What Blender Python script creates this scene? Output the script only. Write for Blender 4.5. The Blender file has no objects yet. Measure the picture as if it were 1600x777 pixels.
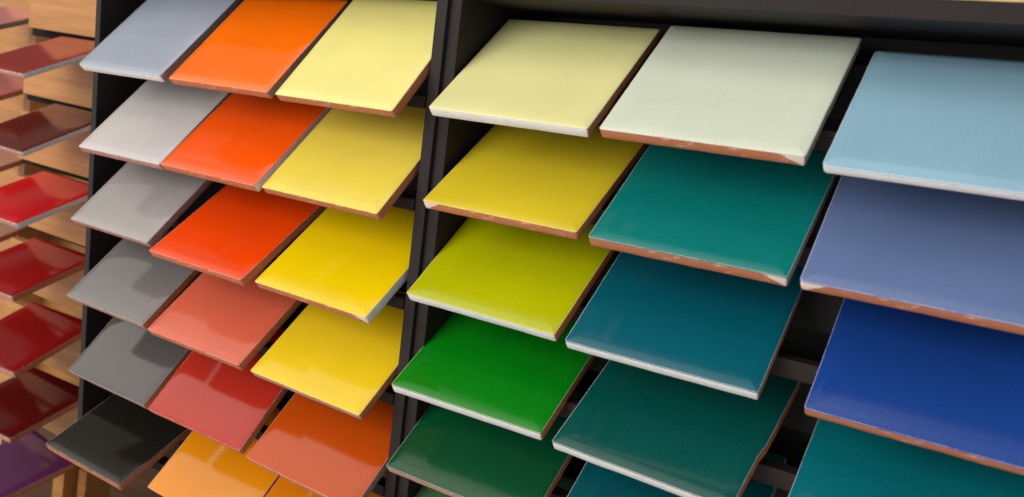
import bpy, bmesh, math, random
from mathutils import Matrix, Vector, noise
SC = bpy.context.scene
COL = SC.collection

# ---------------------------------------------------------------- measured from the photograph
CAM_R = [[0.8411, 0.5267, 0.1234], [0.1898, -0.0736, -0.9791], [-0.5066, 0.8469, -0.1619]]
CAM_P = [0.4599, -0.5927, 0.0093]
CAM_F = 1367.1
# front-left, front-right and back-left corner of each glazed face, metres
POSE = {
 'A1': [[-0.5096, 0.0107, -0.0074], [-0.3576, 0.0079, -0.0074], [-0.5077, 0.1095, 0.0942]],
 'A2': [[-0.506, 0.0132, -0.101], [-0.354, 0.0103, -0.101], [-0.5041, 0.1142, -0.0016]],
 'A3': [[-0.5115, 0.0107, -0.1875], [-0.3596, 0.0054, -0.1875], [-0.508, 0.1121, -0.0886]],
 'A4': [[-0.51, 0.0084, -0.2802], [-0.358, 0.0044, -0.2802], [-0.5072, 0.1133, -0.1849]],
 'A5': [[-0.5052, 0.0119, -0.3739], [-0.3533, 0.008, -0.3739], [-0.5027, 0.1103, -0.272]],
 'A6': [[-0.5178, -0.0055, -0.468], [-0.3659, -0.0087, -0.468], [-0.5152, 0.121, -0.4042]],
 'B1': [[-0.3429, 0.0073, -0.0084], [-0.191, 0.0041, -0.0084], [-0.3409, 0.1054, 0.0938]],
 'B2': [[-0.3455, 0.0051, -0.0992], [-0.1936, -0.0008, -0.0992], [-0.3414, 0.1084, -0.0022]],
 'B3': [[-0.3478, -0.0008, -0.1932], [-0.1959, -0.0062, -0.1932], [-0.3438, 0.1132, -0.1091]],
 'B4': [[-0.3456, 0.0011, -0.2812], [-0.1937, -0.0032, -0.2812], [-0.3426, 0.1094, -0.1898]],
 'B5': [[-0.3406, 0.0041, -0.3725], [-0.1886, 0.0023, -0.3725], [-0.3395, 0.1017, -0.2697]],
 'B6': [[-0.3381, 0.0078, -0.4654], [-0.1862, 0.0012, -0.4654], [-0.3337, 0.11, -0.3675]],
 'C1': [[-0.1786, 0.0041, -0.0088], [-0.0268, -0.0038, -0.0088], [-0.1737, 0.098, 0.0972]],
 'C2': [[-0.1825, 0.0004, -0.0988], [-0.0306, -0.0055, -0.0988], [-0.1785, 0.102, -0.0001]],
 'C3': [[-0.183, 0.0012, -0.1928], [-0.0312, -0.0062, -0.1928], [-0.1776, 0.1116, -0.1041]],
 'C4': [[-0.1813, 0.0029, -0.2849], [-0.0294, -0.0039, -0.2849], [-0.1764, 0.1111, -0.1935]],
 'C5': [[-0.1756, 0.0006, -0.3745], [-0.0237, -0.0057, -0.3745], [-0.1713, 0.1047, -0.2785]],
 'D1': [[0.0034, 0.0035, -0.0016], [0.1554, 0.0039, -0.0016], [0.0031, 0.1135, 0.0877]],
 'D2': [[0.0056, 0.0065, -0.0808], [0.1576, 0.0052, -0.0808], [0.0065, 0.1222, 0.001]],
 'D3': [[0.0003, 0.0043, -0.1638], [0.1522, 0.0019, -0.1638], [0.002, 0.1156, -0.076]],
 'D4': [[-0.0037, -0.0029, -0.2463], [0.1482, 0.0023, -0.2463], [-0.0078, 0.1176, -0.1717]],
 'D5': [[-0.0013, 0.0001, -0.3237], [0.1507, 0.0016, -0.3237], [-0.0025, 0.115, -0.2409]],
 'E1': [[0.1676, -0.0023, 0.0001], [0.3196, -0.0017, 0.0001], [0.1672, 0.1068, 0.0905]],
 'E2': [[0.1694, 0.0008, -0.0818], [0.3214, 0.0012, -0.0818], [0.169, 0.1127, 0.0051]],
 'E3': [[0.1639, -0.0032, -0.1648], [0.3158, 0.0012, -0.1648], [0.1605, 0.1116, -0.0819]],
 'E4': [[0.1648, -0.0032, -0.2472], [0.3166, -0.0104, -0.2472], [0.1704, 0.1151, -0.1695]],
 'E5': [[0.1684, -0.0, -0.3289], [0.3204, 0.0001, -0.3289], [0.1683, 0.1132, -0.2436]],
 'F1': [[0.3308, -0.0028, -0.003], [0.4828, -0.0013, -0.003], [0.3297, 0.1092, 0.0838]],
 'F2': [[0.3296, -0.0008, -0.0816], [0.4816, 0.0022, -0.0816], [0.3275, 0.1066, 0.0108]],
 'F3': [[0.3471, 0.0002, -0.166], [0.4991, 0.0015, -0.166], [0.3462, 0.1067, -0.0725]],
 'F4': [[0.3445, -0.0, -0.248], [0.4965, -0.0005, -0.248], [0.3448, 0.1137, -0.1635]],
 'C6': [[-0.1796, 0.0002, -0.4623], [-0.0276, -0.004, -0.4623], [-0.1767, 0.105, -0.367]],
 'D6': [[0.0, 0.0, -0.4111], [0.152, 0.0, -0.4111], [0.0, 0.1134, -0.3261]],
 'R1': [[-0.8909, 0.085, -0.0278], [-0.7392, 0.0755, -0.0316], [-0.8814, 0.2152, 0.0274]],
 'R2': [[-0.8916, 0.0814, -0.1337], [-0.7397, 0.0784, -0.1378], [-0.8876, 0.2115, -0.0776]],
 'R3': [[-0.8978, 0.0729, -0.2343], [-0.7459, 0.0785, -0.2388], [-0.9013, 0.2063, -0.1866]],
 'R4': [[-0.9048, 0.0681, -0.3408], [-0.7533, 0.0795, -0.3454], [-0.9136, 0.2026, -0.297]],
 'R5': [[-0.9021, 0.071, -0.455], [-0.7507, 0.084, -0.4597], [-0.9119, 0.2029, -0.4041]],
 'R6': [[-0.9017, 0.0701, -0.5538], [-0.7502, 0.0807, -0.5583], [-0.9102, 0.2066, -0.5165]],
 'R7': [[-0.9135, 0.0674, -0.6594], [-0.7629, 0.0472, -0.6629], [-0.8945, 0.2022, -0.6197]],
 'P1': [[-1.2279, 0.1838, 0.0251], [-1.076, 0.185, 0.0209], [-1.2276, 0.3158, 0.0719]],
 'P2': [[-1.2141, 0.1798, -0.0922], [-1.0621, 0.181, -0.0964], [-1.2138, 0.3118, -0.0454]],
 'P3': [[-1.2, 0.1758, -0.2108], [-1.0481, 0.177, -0.2151], [-1.1997, 0.3078, -0.1641]],
 'P4': [[-1.186, 0.1718, -0.3298], [-1.0341, 0.1729, -0.334], [-1.1857, 0.3038, -0.2831]],
}
WOOD_R = [[0.9996, -0.0085, 0.0278], [0.0076, 0.9994, 0.035], [-0.0281, -0.0348, 0.999]]
WOOD_P = [-0.8915, 0.0848, -0.0259]

# ---------------------------------------------------------------- camera
cam_d = bpy.data.cameras.new('camera')
cam = bpy.data.objects.new('camera', cam_d)
COL.objects.link(cam)
rt, dn, fw = (Vector(v) for v in CAM_R)
m = Matrix.Identity(4)
for i in range(3):
    m[i][0], m[i][1], m[i][2], m[i][3] = rt[i], -dn[i], -fw[i], CAM_P[i]
cam.matrix_world = m
cam_d.sensor_width = 36.0
cam_d.lens = CAM_F / 1600.0 * 36.0
cam_d.clip_start = 0.02
cam_d.clip_end = 50.0
cam_d.dof.use_dof = True
cam_d.dof.focus_distance = 0.80
cam_d.dof.aperture_fstop = 7.0
SC.camera = cam

# ---------------------------------------------------------------- shop light: a pale ceiling all round, warmer and brighter to the left
W = bpy.data.worlds.new('World')
SC.world = W
W.use_nodes = True
nt = W.node_tree
nt.nodes.clear()
out = nt.nodes.new('ShaderNodeOutputWorld')
bg = nt.nodes.new('ShaderNodeBackground')
tc = nt.nodes.new('ShaderNodeTexCoord')
sx = nt.nodes.new('ShaderNodeSeparateXYZ')
rampz = nt.nodes.new('ShaderNodeValToRGB')
cr = rampz.color_ramp
cr.elements[0].position = 0.30; cr.elements[0].color = (0.82, 0.78, 0.76, 1)
cr.elements[1].position = 0.95; cr.elements[1].color = (1.0, 0.95, 0.90, 1)
e = cr.elements.new(0.52); e.color = (0.75, 0.71, 0.69, 1)
e = cr.elements.new(0.72); e.color = (0.85, 0.81, 0.78, 1)
mz = nt.nodes.new('ShaderNodeMath'); mz.operation = 'MULTIPLY_ADD'; mz.inputs[1].default_value = 0.5; mz.inputs[2].default_value = 0.5
rampx = nt.nodes.new('ShaderNodeValToRGB')
cx = rampx.color_ramp
cx.elements[0].position = 0.25; cx.elements[0].color = (1.15, 1.08, 1.0, 1)
cx.elements[1].position = 0.75; cx.elements[1].color = (0.60, 0.66, 0.72, 1)
mx = nt.nodes.new('ShaderNodeMath'); mx.operation = 'MULTIPLY_ADD'; mx.inputs[1].default_value = 0.5; mx.inputs[2].default_value = 0.5
mul = nt.nodes.new('ShaderNodeMix'); mul.data_type = 'RGBA'; mul.blend_type = 'MULTIPLY'; mul.inputs[0].default_value = 1.0
L = nt.links.new
L(tc.outputs['Generated'], sx.inputs[0])
updot = nt.nodes.new('ShaderNodeVectorMath'); updot.operation = 'DOT_PRODUCT'
updot.inputs[1].default_value = Vector((0.0, -0.36, 0.93)).normalized()      # the racks lean back, so the room's up is tipped forwards here
L(tc.outputs['Generated'], updot.inputs[0]); L(updot.outputs['Value'], mz.inputs[0]); L(mz.outputs[0], rampz.inputs[0])
L(sx.outputs['X'], mx.inputs[0]); L(mx.outputs[0], rampx.inputs[0])
L(rampz.outputs[0], mul.inputs[6]); L(rampx.outputs[0], mul.inputs[7])
# the lit part of the ceiling, up and to the left
dot = nt.nodes.new('ShaderNodeVectorMath'); dot.operation = 'DOT_PRODUCT'
dot.inputs[1].default_value = Vector((-0.66, -0.20, 0.72)).normalized()
L(tc.outputs['Generated'], dot.inputs[0])
lobe = nt.nodes.new('ShaderNodeMapRange'); lobe.interpolation_type = 'SMOOTHSTEP'
lobe.inputs['From Min'].default_value = 0.70; lobe.inputs['From Max'].default_value = 0.96
lobe.inputs['To Min'].default_value = 0.0; lobe.inputs['To Max'].default_value = 1.15
L(dot.outputs['Value'], lobe.inputs['Value'])
add = nt.nodes.new('ShaderNodeMix'); add.data_type = 'RGBA'; add.blend_type = 'ADD'; add.clamp_result = False
L(lobe.outputs[0], add.inputs[0]); L(mul.outputs[2], add.inputs[6]); add.inputs[7].default_value = (1.0, 0.93, 0.83, 1)
add.clamp_factor = False
# towards the back the view up is closed by the darker wall behind the racks
back = nt.nodes.new('ShaderNodeMapRange'); back.interpolation_type = 'SMOOTHSTEP'
back.inputs['From Min'].default_value = -0.30; back.inputs['From Max'].default_value = 0.02
back.inputs['To Min'].default_value = 1.0; back.inputs['To Max'].default_value = 0.12
L(sx.outputs['Y'], back.inputs['Value'])
mb = nt.nodes.new('ShaderNodeVectorMath'); mb.operation = 'SCALE'
L(add.outputs[2], mb.inputs[0]); L(back.outputs[0], mb.inputs['Scale'])
L(mb.outputs[0], bg.inputs['Color']); L(bg.outputs[0], out.inputs[0])
bg.inputs['Strength'].default_value = 0.93

def area(name, loc, target, sx_, sy_, power, col):
    d = bpy.data.lights.new(name, 'AREA')
    d.shape = 'RECTANGLE'; d.size = sx_; d.size_y = sy_; d.energy = power; d.color = col
    o = bpy.data.objects.new(name, d)
    COL.objects.link(o)
    o.location = loc
    o.rotation_euler = (Vector(target) - Vector(loc)).to_track_quat('-Z', 'Y').to_euler()
    return o
area('ceiling_lamp', (-1.25, -2.9, 0.75), (-0.2, 0.0, -0.15), 2.6, 1.7, 60, (1.0, 0.97, 0.93))
SC.view_settings.view_transform = 'Standard'
SC.view_settings.look = 'None'
SC.view_settings.exposure = 0.0
SC.view_settings.gamma = 1.0

# ---------------------------------------------------------------- materials
def lin(c):
    return tuple(((v / 255) / 12.92 if v / 255 <= 0.04045 else ((v / 255 + 0.055) / 1.055) ** 2.4) for v in c) + (1,)

class NT:
    def __init__(s, name):
        s.m = bpy.data.materials.new(name); s.m.use_nodes = True
        s.t = s.m.node_tree; s.b = s.t.nodes['Principled BSDF']
    def n(s, kind, **kw):
        o = s.t.nodes.new(kind)
        for k, v in kw.items(): setattr(o, k, v)
        return o
    def l(s, a, b): s.t.links.new(a, b)
    def noise(s, scale, detail=4, rough=0.5, vec=None):
        o = s.n('ShaderNodeTexNoise'); o.inputs['Scale'].default_value = scale
        o.inputs['Detail'].default_value = detail; o.inputs['Roughness'].default_value = rough
        if vec is not None: s.l(vec, o.inputs['Vector'])
        return o
    def ramp(s, src, stops):
        o = s.n('ShaderNodeValToRGB'); el = o.color_ramp.elements
        while len(el) < len(stops): el.new(0.5)
        for e_, (p_, c_) in zip(el, stops):
            e_.position = p_; e_.color = c_ if len(c_) == 4 else tuple(c_) + (1,)
        s.l(src, o.inputs[0]); return o
    def mix(s, fac, a, b, mode='MIX'):
        o = s.n('ShaderNodeMix', data_type='RGBA', blend_type=mode)
        for sock, v in ((o.inputs[0], fac), (o.inputs[6], a), (o.inputs[7], b)):
            if hasattr(v, 'links'): s.l(v, sock)
            else: sock.default_value = v
        return o.outputs[2]
    def bump(s, h, strength, dist=0.001, prev=None):
        o = s.n('ShaderNodeBump'); o.inputs['Strength'].default_value = strength
        o.inputs['Distance'].default_value = dist; s.l(h, o.inputs['Height'])
        if prev is not None: s.l(prev, o.inputs['Normal'])
        return o.outputs[0]
    def obj(s):
        return s.n('ShaderNodeTexCoord').outputs['Object']

def glaze_mat(name, rgb, rough=0.13, speck=0.05, seed=0.0):
    a = NT(name)
    v = a.n('ShaderNodeMapping'); v.inputs['Location'].default_value = (seed, seed * 1.7, 0)
    a.l(a.obj(), v.inputs[0]); vec = v.outputs[0]
    base = lin(rgb)
    dark = tuple(c * (1 - speck) for c in base[:3]) + (1,)
    lite = tuple(min(1, c * (1 + speck) + 0.004) for c in base[:3]) + (1,)
    f = a.noise(900, 2, 0.6, vec); big = a.noise(14, 3, 0.5, vec)
    c1 = a.mix(a.ramp(f.outputs['Fac'], [(0.3, (0, 0, 0)), (0.7, (1, 1, 1))]).outputs[0], dark, lite)
    c2 = a.mix(a.ramp(big.outputs['Fac'], [(0.35, (0.94, 0.94, 0.94)), (0.65, (1.0, 1.0, 1.0))]).outputs[0], (0, 0, 0, 1), c1)
    vor = a.n('ShaderNodeTexVoronoi'); vor.inputs['Scale'].default_value = 42; a.l(vec, vor.inputs['Vector'])
    pit = a.ramp(vor.outputs['Distance'], [(0.018, (1, 1, 1)), (0.03, (0, 0, 0))])
    gate = a.ramp(a.noise(30, 1, 0.5, vec).outputs['Fac'], [(0.60, (0, 0, 0)), (0.62, (1, 1, 1))])
    pg = a.mix(1.0, pit.outputs[0], gate.outputs[0], 'MULTIPLY')
    c3 = a.mix(pg, c2, tuple(c * 0.35 for c in base[:3]) + (1,))
    a.l(c3, a.b.inputs['Base Color'])
    a.b.inputs['Roughness'].default_value = rough
    a.b.inputs['IOR'].default_value = 1.43
    wav = a.noise(26, 2, 0.45, vec)
    b1 = a.bump(wav.outputs['Fac'], 0.10, 0.0012)
    b2 = a.bump(f.outputs['Fac'], 0.035, 0.0004, b1)
    a.l(b2, a.b.inputs['Normal'])
    return a.m

def edge_mat(name, main, pale, cover, rough=0.75, streak=1.0, corner=0):
    """fired clay side of a tile with runs and chips of pale slip along its upper rim"""
    a = NT(name); vec = a.obj()
    mp = a.n('ShaderNodeMapping'); mp.inputs['Scale'].default_value = (1, 1, 5); a.l(vec, mp.inputs[0])
    grain = a.noise(160, 5, 0.65, mp.outputs[0])
    b = lin(main)
    c1 = a.mix(grain.outputs['Fac'], tuple(c * 0.62 for c in b[:3]) + (1,), tuple(min(1, c * 1.3) for c in b[:3]) + (1,))
    sz = a.n('ShaderNodeSeparateXYZ'); a.l(vec, sz.inputs[0])
    rim = a.noise(110, 4, 0.7, vec)
    add = a.n('ShaderNodeMath', operation='MULTIPLY_ADD'); a.l(rim.outputs['Fac'], add.inputs[0])
    add.inputs[1].default_value = 0.0056; a.l(sz.outputs['Z'], add.inputs[2])
    k = a.n('ShaderNodeMapRange'); a.l(add.outputs[0], k.inputs['Value'])
    k.inputs['From Min'].default_value = 0.0013 - cover; k.inputs['From Max'].default_value = 0.0016 - cover
    patch = a.ramp(a.noise(80, 5, 0.68, mp.outputs[0]).outputs['Fac'], [(0.61, (0, 0, 0)), (0.66, (1, 1, 1))])
    mx_ = a.n('ShaderNodeMath', operation='MAXIMUM'); a.l(k.outputs[0], mx_.inputs[0])
    ps = a.n('ShaderNodeMath', operation='MULTIPLY'); a.l(patch.outputs[0], ps.inputs[0]); ps.inputs[1].default_value = 0.55 * streak
    a.l(ps.outputs[0], mx_.inputs[1])
    if corner:       # slip pooled in a wedge at one end of the side
        ax = a.n('ShaderNodeMath', operation='MULTIPLY_ADD'); a.l(sz.outputs['X'], ax.inputs[0]); ax.inputs[1].default_value = 0.5 * corner; ax.inputs[2].default_value = -0.0295
        s1 = a.n('ShaderNodeMath', operation='ADD'); a.l(ax.outputs[0], s1.inputs[0]); a.l(add.outputs[0], s1.inputs[1])
        k2 = a.n('ShaderNodeMapRange'); a.l(s1.outputs[0], k2.inputs['Value'])
        k2.inputs['From Min'].default_value = 0.0; k2.inputs['From Max'].default_value = 0.0008
        m2 = a.n('ShaderNodeMath', operation='MAXIMUM'); a.l(mx_.outputs[0], m2.inputs[0]); a.l(k2.outputs[0], m2.inputs[1]); mx_ = m2
    a.l(a.mix(mx_.outputs[0], c1, lin(pale)), a.b.inputs['Base Color'])
    a.b.inputs['Roughness'].default_value = rough
    a.l(a.bump(grain.outputs['Fac'], 0.5, 0.0006), a.b.inputs['Normal'])
    return a.m

CLAY = edge_mat('terracotta_edge', (190, 116, 78), (232, 206, 192), 0.0000)
PINK = edge_mat('pale_pink_edge', (186, 138, 120), (226, 208, 200), 0.0010)
SLIP = edge_mat('white_slip_edge', (240, 233, 232), (246, 242, 241), 0.002, 0.45)
GREY = edge_mat('grey_washed_edge', (140, 124, 118), (214, 204, 200), 0.0005)
CLAYR = edge_mat('terracotta_edge_pale_right_end', (190, 116, 78), (236, 214, 204), 0.0, corner=1)
CLAYL = edge_mat('terracotta_edge_pale_left_end', (190, 116, 78), (236, 214, 204), 0.0, corner=-1)
EDGE = {'c': CLAY, 'r': CLAYR, 'l': CLAYL, 'p': PINK, 'w': SLIP, 'g': GREY}

def paint_mat(name, rgb, rough, tint):
    a = NT(name); vec = a.obj()
    n1 = a.noise(60, 5, 0.6, vec); n2 = a.noise(700, 2, 0.6, vec); n3 = a.noise(9, 4, 0.6, vec)
    b = lin(rgb)
    c = a.mix(n3.outputs['Fac'], tuple(v * 0.75 for v in b[:3]) + (1,), tuple(v * 1.25 for v in b[:3]) + (1,))
    sc = a.ramp(n1.outputs['Fac'], [(0.70, (0, 0, 0)), (0.76, (1, 1, 1))])
    c = a.mix(a.mix(1.0, sc.outputs[0], (0.25, 0.25, 0.25, 1), 'MULTIPLY'), c, lin(tint))
    a.l(c, a.b.inputs['Base Color']); a.b.inputs['Roughness'].default_value = rough; a.b.inputs['Specular IOR Level'].default_value = 0.3
    a.l(a.bump(n2.outputs['Fac'], 0.25, 0.0006), a.b.inputs['Normal'])
    return a.m
BLACK = paint_mat('black_painted_board', (36, 29, 29), 0.68, (86, 76, 76))
BLACKIN = paint_mat('black_painted_board_dull', (30, 29, 27), 0.62, (74, 70, 68))

SLATSHADE = paint_mat('slat_shadow_black', (14, 10, 8), 0.9, (30, 24, 20))  # near-black colour that paints in the shade beneath the wooden slats

def wood_mat(name, ca, cb, axis='X', scale=1.0, rough=0.45):
    a = NT(name); vec = a.obj()
    mp = a.n('ShaderNodeMapping')
    mp.inputs['Scale'].default_value = {'X': (3, 26, 60), 'Z': (60, 26, 3)}[axis]
    a.l(vec, mp.inputs[0])
    g = a.noise(1.0 * scale, 6, 0.62, mp.outputs[0]); g.inputs['Distortion'].default_value = 1.2
    f = a.noise(7.0 * scale, 3, 0.6, mp.outputs[0])
    c = a.ramp(g.outputs['Fac'], [(0.28, lin(ca)), (0.5, lin(tuple((x + y) / 2 for x, y in zip(ca, cb)))), (0.72, lin(cb))])
    c2 = a.mix(a.ramp(f.outputs['Fac'], [(0.3, (0.88, 0.88, 0.88)), (0.6, (1, 1, 1))]).outputs[0], (0, 0, 0, 1), c.outputs[0])
    a.l(c2, a.b.inputs['Base Color']); a.b.inputs['Roughness'].default_value = rough
    a.l(a.bump(f.outputs['Fac'], 0.2, 0.0006), a.b.inputs['Normal'])
    return a.m
WOOD = wood_mat('varnished_pine', (172, 114, 58), (204, 146, 84))
WOODZ = wood_mat('varnished_pine_upright', (190, 140, 88), (226, 184, 130), 'Z')
FLOOR = wood_mat('worn_brown_floor', (96, 64, 42), (124, 92, 66), 'X', 0.5, 0.6)

def metal_mat():
    a = NT('dull_steel'); a.b.inputs['Metallic'].default_value = 1.0
    n = a.noise(400, 3, 0.6, a.obj())
    a.l(a.ramp(n.outputs['Fac'], [(0.3, (0.25, 0.27, 0.28)), (0.7, (0.5, 0.52, 0.53))]).outputs[0], a.b.inputs['Base Color'])
    a.b.inputs['Roughness'].default_value = 0.35
    return a.m
STEEL = metal_mat()

def stone_mat():
    a = NT('cream_mottled_stone'); v = a.obj()
    n = a.noise(55, 6, 0.65, v); n2 = a.noise(20, 4, 0.6, v)
    c = a.ramp(n.outputs['Fac'], [(0.3, lin((186, 150, 84))), (0.5, lin((232, 210, 150))), (0.7, lin((246, 234, 200)))])
    a.l(a.mix(n2.outputs['Fac'], c.outputs[0], lin((222, 184, 110))), a.b.inputs['Base Color'])
    a.b.inputs['Roughness'].default_value = 0.3
    return a.m
STONE = stone_mat()

# ---------------------------------------------------------------- mesh helpers
def link(name, bm, mats, parent=None, smooth=False):
    me = bpy.data.meshes.new(name)
    bmesh.ops.recalc_face_normals(bm, faces=bm.faces[:])
    bm.to_mesh(me); bm.free()
    for mt in (mats if isinstance(mats, (list, tuple)) else [mats]): me.materials.append(mt)
    if smooth:
        for p in me.polygons: p.use_smooth = True
    o = bpy.data.objects.new(name, me)
    COL.objects.link(o)
    if parent is not None: o.parent = parent
    return o

def box_bm(x0, x1, y0, y1, z0, z1, bevel=0.0008):
    bm = bmesh.new()
    bmesh.ops.create_cube(bm, size=1.0)
    for v in bm.verts:
        v.co = Vector(((x0 + x1) / 2 + v.co.x * (x1 - x0), (y0 + y1) / 2 + v.co.y * (y1 - y0), (z0 + z1) / 2 + v.co.z * (z1 - z0)))
    if bevel:
        bmesh.ops.bevel(bm, geom=bm.edges[:], offset=bevel, segments=2, affect='EDGES', profile=0.6)
    return bm

def empty(name, matrix, label, cat, group=None):
    o = bpy.data.objects.new(name, None)
    COL.objects.link(o)
    o.matrix_world = matrix
    o.empty_display_size = 0.03
    o['label'] = label; o['category'] = cat
    if group: o['group'] = group
    return o

# ---------------------------------------------------------------- the racks
def frame(origin, yaw):
    return Matrix.Translation(origin) @ Matrix.Rotation(yaw, 4, 'Z')

def black_rack(mat, label, xl, xr, th_l, th_r, y_front, y_slat, slat_tops, slat_h, bars, bar_h, shelf_z, bottom, screw=None, skew=0.0):
    r = empty('display_rack', mat, label, 'display rack', 'black display racks')
    top = 0.19
    link('side_panel', box_bm(xl, xl + th_l, y_front, y_slat + 0.05, bottom, top), BLACK, r)
    bm = box_bm(xr - th_r, xr, y_front, y_slat + 0.05, bottom, top)
    for v in bm.verts: v.co.x -= skew * (v.co.y - y_front)        # this side stands parallel to the neighbouring rack
    link('side_panel', bm, BLACK, r)
    a, b = xl + th_l + 0.0003, xr - th_r - 0.0003 - skew * 0.13
    link('back_panel', box_bm(a, b, y_slat + 0.040, y_slat + 0.046, bottom + 0.002, top - 0.002, 0), BLACKIN, r)
    link('top_shelf', box_bm(a, b, y_front + 0.0005, y_slat + 0.039, shelf_z, shelf_z + 0.0138), BLACK, r)
    for z in slat_tops:
        link('slat', box_bm(a, b, y_slat, y_slat + 0.018, z - slat_h, z), BLACKIN, r)
    for z in bars:
        s = link('support_bar', box_bm(a, b, y_front + 0.003, y_front + 0.019, z - bar_h / 2, z + bar_h / 2), BLACK, r)
    if screw:
        bm = bmesh.new()
        bmesh.ops.create_cone(bm, cap_ends=True, segments=20, radius1=0.0036, radius2=0.0022, depth=0.0016,
                              matrix=Matrix.Translation((screw[0], y_front + 0.0022, screw[1])) @ Matrix.Rotation(math.pi / 2, 4, 'X'))
        link('screw', bm, STEEL, s, True)
    return r

R2F = frame((0, 0, 0), 0)
black_rack(R2F, 'black slatted display rack on the right holding cream, green, teal and blue tiles',
           -0.0122, 0.540, 0.0122, 0.013, 0.0410, 0.1150, [0.071 - 0.083 * k for k in range(7)], 0.042,
           [0.011 - 0.0827 * k for k in range(6)], 0.014, 0.0957, -0.478)
R1F = frame((-0.1796, 0.0002, 0), -0.0271)
black_rack(R1F, 'black slatted display rack in the middle holding grey, orange and yellow tiles',
           -0.3625, 0.1664, 0.0100, 0.0122, 0.0410, 0.1160, [0.078 - 0.0925 * k for k in range(7)], 0.044,
           [0.001 - 0.0935 * k for k in range(6)], 0.011, 0.108, -0.474, screw=(-0.213, -0.4665), skew=0.0271)

WM = Matrix([WOOD_R[0] + [WOOD_P[0]], WOOD_R[1] + [WOOD_P[1]], WOOD_R[2] + [WOOD_P[2]], [0, 0, 0, 1]])
wr = empty('display_rack', WM, 'honey coloured wooden display rack at the left holding dark red tiles', 'display rack')
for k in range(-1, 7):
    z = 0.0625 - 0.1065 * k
    link('slat', box_bm(-0.092, 0.20, 0.1335, 0.152, z, z + 0.078), WOOD, wr)
    link('shadow_strip', box_bm(-0.125, 0.195, 0.160, 0.175, z - 0.012, z + 0.02), SLATSHADE, wr)  # added strip, stands in for the black shadow under this slat
link('back_panel', box_bm(-0.42, 0.30, 0.262, 0.272, -0.60, 0.30), WOOD, wr)
link('upright', box_bm(-0.212, -0.192, 0.205, 0.2615, -0.72, 0.28), WOODZ, wr)
link('upright', box_bm(0.205, 0.225, 0.125, 0.2615, -0.42, 0.28), WOODZ, wr)

for x, wd, zt, yy in ((0.000, 0.030, -0.665, 0.19), (0.040, 0.022, -0.672, 0.21)):
    link('foot', box_bm(x, x + wd, yy, yy + 0.05, -0.80, zt), WOOD, wr)
fl = link('floor', box_bm(-2.4, 1.2, -0.12, 1.2, -0.86, -0.84, 0), FLOOR); fl['kind'] = 'structure'

# ---------------------------------------------------------------- tiles
WORN = sum(ord(c) * (i + 3) for i, c in enumerate('E4')) * 0.37
def outline(w, d, r, inset, seed, jit):
    """rounded rectangle, counter-clockwise, denser along the sides so the rim can wander a little"""
    pts = []
    r = max(r - inset, 0.0004)
    cs = [((w - inset - r, inset + r), -90), ((w - inset - r, d - inset - r), 0), ((inset + r, d - inset - r), 90), ((inset + r, inset + r), 180)]
    for i, ((cx_, cy_), a0) in enumerate(cs):
        arc = [(cx_ + r * math.cos(math.radians(a0 + 90 * j / 4)), cy_ + r * math.sin(math.radians(a0 + 90 * j / 4)), (0, 1, 2, 3)[i] if j < 2 else (1, 2, 3, 0)[i]) for j in range(5)]
        pts += arc
        (nx, ny), na = cs[(i + 1) % 4]
        ex, ey = nx + r * math.cos(math.radians(na)), ny + r * math.sin(math.radians(na))
        lx, ly, _ = arc[-1]
        n = 14
        for j in range(1, n):
            pts.append((lx + (ex - lx) * j / n, ly + (ey - ly) * j / n, (1, 2, 3, 0)[i]))
    res = []
    for x, y, s in pts:
        q = Vector((x * 70 + seed * 13, y * 70, seed))
        n = noise.noise_vector(q)
        wear = 0.0
        if abs(seed - WORN) < 1e-6 and x > w - 0.02:      # the right side of one tile is chipped back towards its front
            wear = -0.0026 / (1 + math.exp((y - 0.055) / 0.0035)) + 0.0006 * noise.noise(Vector((3, y * 160, 1)))
        res.append((x + n.x * jit + wear, y + n.y * jit, s))
    return res

def ring_mesh(rings, cap_first=True, cap_last=True):
    bm = bmesh.new(); vr = []
    for pts, z in rings:
        vr.append([bm.verts.new((x, y, z if not callable(z) else z(x, y))) for x, y, _ in pts])
    n = len(vr[0])
    sides = [s for _, _, s in rings[0][0]]
    for a, b in zip(vr, vr[1:]):
        for i in range(n):
            f = bm.faces.new((a[i], a[(i + 1) % n], b[(i + 1) % n], b[i]))
            f.material_index = sides[i]; f.smooth = True
    if cap_first: bm.faces.new(vr[0]).smooth = True
    if cap_last: bm.faces.new(vr[-1]).smooth = True
    return bm

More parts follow.
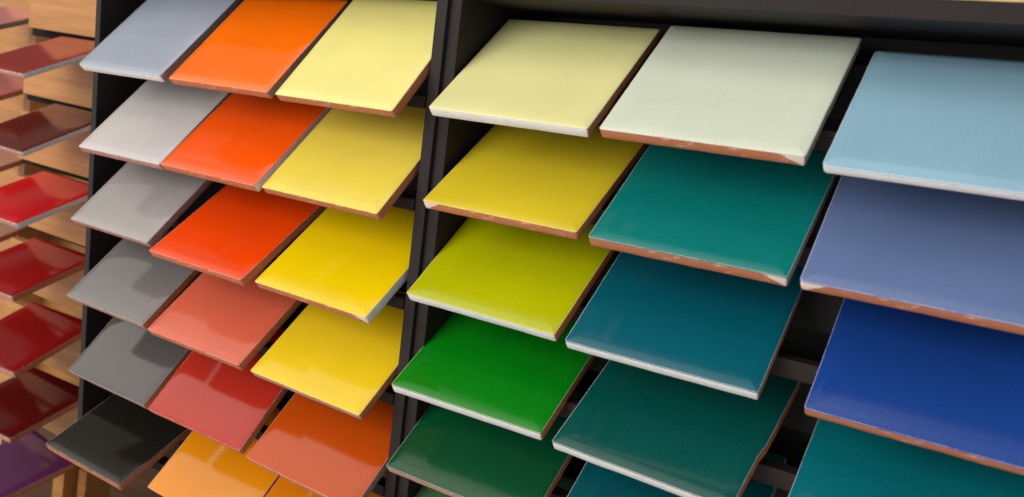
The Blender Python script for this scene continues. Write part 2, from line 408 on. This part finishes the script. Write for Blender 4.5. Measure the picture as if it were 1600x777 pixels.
GROUPS = {'A': 'grey tiles in the left column of the middle rack', 'B': 'orange tiles in the centre column of the middle rack',
          'C': 'yellow tiles in the right column of the middle rack', 'D': 'cream to green tiles in the left column of the right rack',
          'E': 'teal tiles in the centre column of the right rack', 'F': 'blue tiles in the right column of the right rack',
          'R': 'dark red tiles on the wooden rack', 'P': 'pink tiles behind the wooden rack'}
NUDGE = {'C': -0.0022}
def make_tile(key, rgb, front, right, label, th=0.0104, rad=0.0022, rough=0.09, shoulder=0.0080, drop=0.0010):
    FL, FR, BL = (Vector(v) + Vector((NUDGE.get(key[0], 0) if key != 'D4' else 0, 0, 0)) for v in POSE[key])
    if key == 'D4': FL.x, FR.x, BL.x = 0.0, 0.152, 0.0005
    if key == 'D5': FL.x, FR.x, BL.x = 0.0012, 0.153, 0.0008
    X = (FR - FL); w = X.length; X.normalize()
    Y = (BL - FL); d = Y.length; Z = X.cross(Y).normalized(); Y = Z.cross(X)
    seed = sum(ord(c) * (i + 3) for i, c in enumerate(key)) * 0.37
    rnd = random.Random(key)
    th *= rnd.uniform(0.95, 1.06)
    base = FL + X * w / 2 + Y * d / 2 - Z * th
    M = Matrix.Identity(4)
    for i in range(3):
        M[i][0], M[i][1], M[i][2], M[i][3] = X[i], Y[i], Z[i], base[i]
    root = empty('glazed_tile', M, label, 'tile', GROUPS[key[0]])
    def sh(rs): return [([(x - w / 2, y - d / 2, s) for x, y, s in pts], z + th) for pts, z in rs]
    j = 0.00022
    lip = -0.0006 - drop
    g = ring_mesh(sh([(outline(w, d, rad, 0.0000, seed, j), lip), (outline(w, d, rad, -0.0001, seed, j), lip + 0.0002), (outline(w, d, rad, 0.0003, seed, j), -drop * 1.10),
                      (outline(w, d, rad, 0.0009, seed, j), -drop * 0.90), (outline(w, d, rad, shoulder * 0.5, seed, j), -drop * 0.47),
                      (outline(w, d, rad, shoulder * 0.92, seed, j), -drop * 0.06), (outline(w, d, rad, shoulder * 1.04, seed, j), 0.0),
                      (outline(w, d, rad, shoulder + 0.012, seed, j), 0.0)]), cap_first=False)
    for f in g.faces: f.material_index = 0
    link('glaze', g, glaze_mat('glaze_' + key, rgb, rough, 0.05 if sum(rgb) > 300 else 0.14, seed), root, True)
    b = ring_mesh(sh([(outline(w, d, rad, 0.0004, seed, j), lip + 0.0006), (outline(w, d, rad, 0.0003, seed, j), lip - 0.0001), (outline(w, d, rad, 0.0001, seed, j * 1.3), -th * 0.5),
                      (outline(w, d, rad, 0.0005, seed, j * 1.8), -th * 0.9), (outline(w, d, rad, 0.0013, seed, j * 1.8), -th),
                      (outline(w, d, rad, 0.012, seed, j), -th)]))
    # material slots follow the four sides: 0 front, 1 right, 2 back, 3 left
    body = link('clay_body', b, [EDGE[front], EDGE[right], CLAY, EDGE[right]], root, False)
    # the object coordinates of the edge material count down from the glaze line
    body.data.transform(Matrix.Translation((0, 0, -th)))
    body.location = (0, 0, th)
    return root

T = make_tile
T('A1', (160, 168, 184), 'w', 'g', 'pale blue-grey tile, topmost of the grey column', rad=0.005)
T('A2', (198, 193, 192), 'p', 'c', 'near-white warm grey tile, palest of the grey column')
T('A3', (158, 153, 152), 'p', 'g', 'light mid-grey tile under the near-white one')
T('A4', (116, 112, 110), 'p', 'c', 'medium grey tile, fourth from the top of the grey column')
T('A5', (84, 82, 82), 'p', 'c', 'dark slate grey tile directly above the black one')
T('A6', (26, 25, 19), 'c', 'c', 'black tile jutting out at the bottom of the grey column')
T('B1', (255, 112, 0), 'c', 'g', 'bright light orange tile beside the pale blue-grey tile')
T('B2', (250, 88, 4), 'c', 'w', 'vivid orange tile, second from the top of its column')
T('B3', (242, 70, 0), 'c', 'c', 'deep red-orange tile, third from the top between grey and yellow')
T('B4', (212, 98, 72), 'c', 'c', 'salmon pink tile below the deep red-orange one')
T('B5', (180, 45, 31), 'c', 'c', 'brick red tile between the salmon and the golden amber tiles')
T('B6', (224, 138, 10), 'p', 'c', 'golden amber tile at the bottom beside the black tile')
T('C1', (240, 230, 140), 'c', 'c', 'pale butter yellow tile, topmost beside the double black post')
T('C2', (236, 214, 80), 'c', 'c', 'soft light yellow tile, second from the top beside the post')
T('C3', (240, 208, 0), 'r', 'w', 'pure bright yellow tile with one white right edge')
T('C4', (236, 202, 28), 'p', 'c', 'golden yellow tile above the burnt orange tile')
T('C5', (190, 74, 6), 'p', 'g', 'burnt orange tile under the golden yellow one')
T('C6', (216, 122, 8), 'c', 'c', 'ochre orange tile mostly hidden under the burnt orange one')
T('D1', (231, 228, 160), 'w', 'c', 'pale cream yellow tile right of the double black post, top row')
T('D2', (218, 196, 40), 'l', 'c', 'mustard yellow tile under the pale cream yellow one')
T('D3', (182, 188, 0), 'w', 'c', 'lime green tile between the mustard and the bright green tiles')
T('D4', (2, 130, 16), 'w', 'c', 'bright grass green tile with a thick white front edge')
T('D5', (2, 76, 42), 'p', 'c', 'dark forest green tile under the bright grass green one')
T('D6', (68, 108, 74), 'c', 'c', 'muted sage green tile at the bottom beside the post, mostly hidden')
T('E1', (214, 223, 203), 'r', 'g', 'very pale mint white tile with a terracotta front edge')
T('E2', (4, 124, 120), 'r', 'g', 'medium teal tile under the pale mint white one')
T('E3', (0, 94, 112), 'w', 'c', 'dark petrol blue-green tile with a thick white front edge')
T('E4', (0, 80, 74), 'w', 'c', 'deep bottle green tile with a white front edge and worn right side')
T('E5', (0, 82, 92), 'w', 'g', 'deep teal tile cut off by the bottom below the bottle green one')
T('F1', (140, 181, 203), 'w', 'w', 'pale sky blue tile at the top right', rad=0.004, th=0.0088, drop=0.0026)
T('F2', (100, 121, 166), 'l', 'w', 'periwinkle blue tile under the pale sky blue one', rad=0.003)
T('F3', (22, 66, 146), 'c', 'c', 'royal blue tile with a terracotta front edge at the right')
T('F4', (0, 106, 116), 'c', 'c', 'teal tile at the bottom right corner below the royal blue one')
T('R1', (150, 16, 0), 'p', 'w', 'rusty red tile, topmost on the wooden rack', th=0.0088)
T('R2', (96, 16, 0), 'p', 'w', 'chocolate brown tile, second from the top on the wooden rack', th=0.0088)
T('R3', (205, 12, 22), 'p', 'w', 'bright scarlet tile with a whitish side on the wooden rack')
T('R4', (150, 6, 16), 'p', 'c', 'crimson tile directly under the bright scarlet one')
T('R5', (136, 6, 12), 'p', 'c', 'deep red tile, fifth from the top on the wooden rack')
T('R6', (84, 2, 4), 'p', 'c', 'very dark maroon tile above the purple one')
T('R7', (86, 34, 80), 'c', 'c', 'purple tile at the bottom left corner')
T('P1', (206, 128, 124), 'g', 'g', 'dusty pink tile at the upper left corner of the photo', rough=0.2)
T('P2', (196, 104, 98), 'c', 'c', 'rose pink tile behind the rusty red tile', rough=0.2)
T('P3', (198, 140, 112), 'c', 'c', 'beige pink tile behind the chocolate brown tile', rough=0.2)
T('P4', (176, 128, 108), 'c', 'c', 'brownish pink tile behind the bright scarlet tile', rough=0.2)

# ---------------------------------------------------------------- small things
st = link('stone_sample', box_bm(0.372, 0.60, 0.0500, 0.150, 0.1105, 0.1225, 0.001), STONE)
st['label'] = 'cream and yellow mottled stone sample lying on the black top shelf'; st['category'] = 'stone sample'
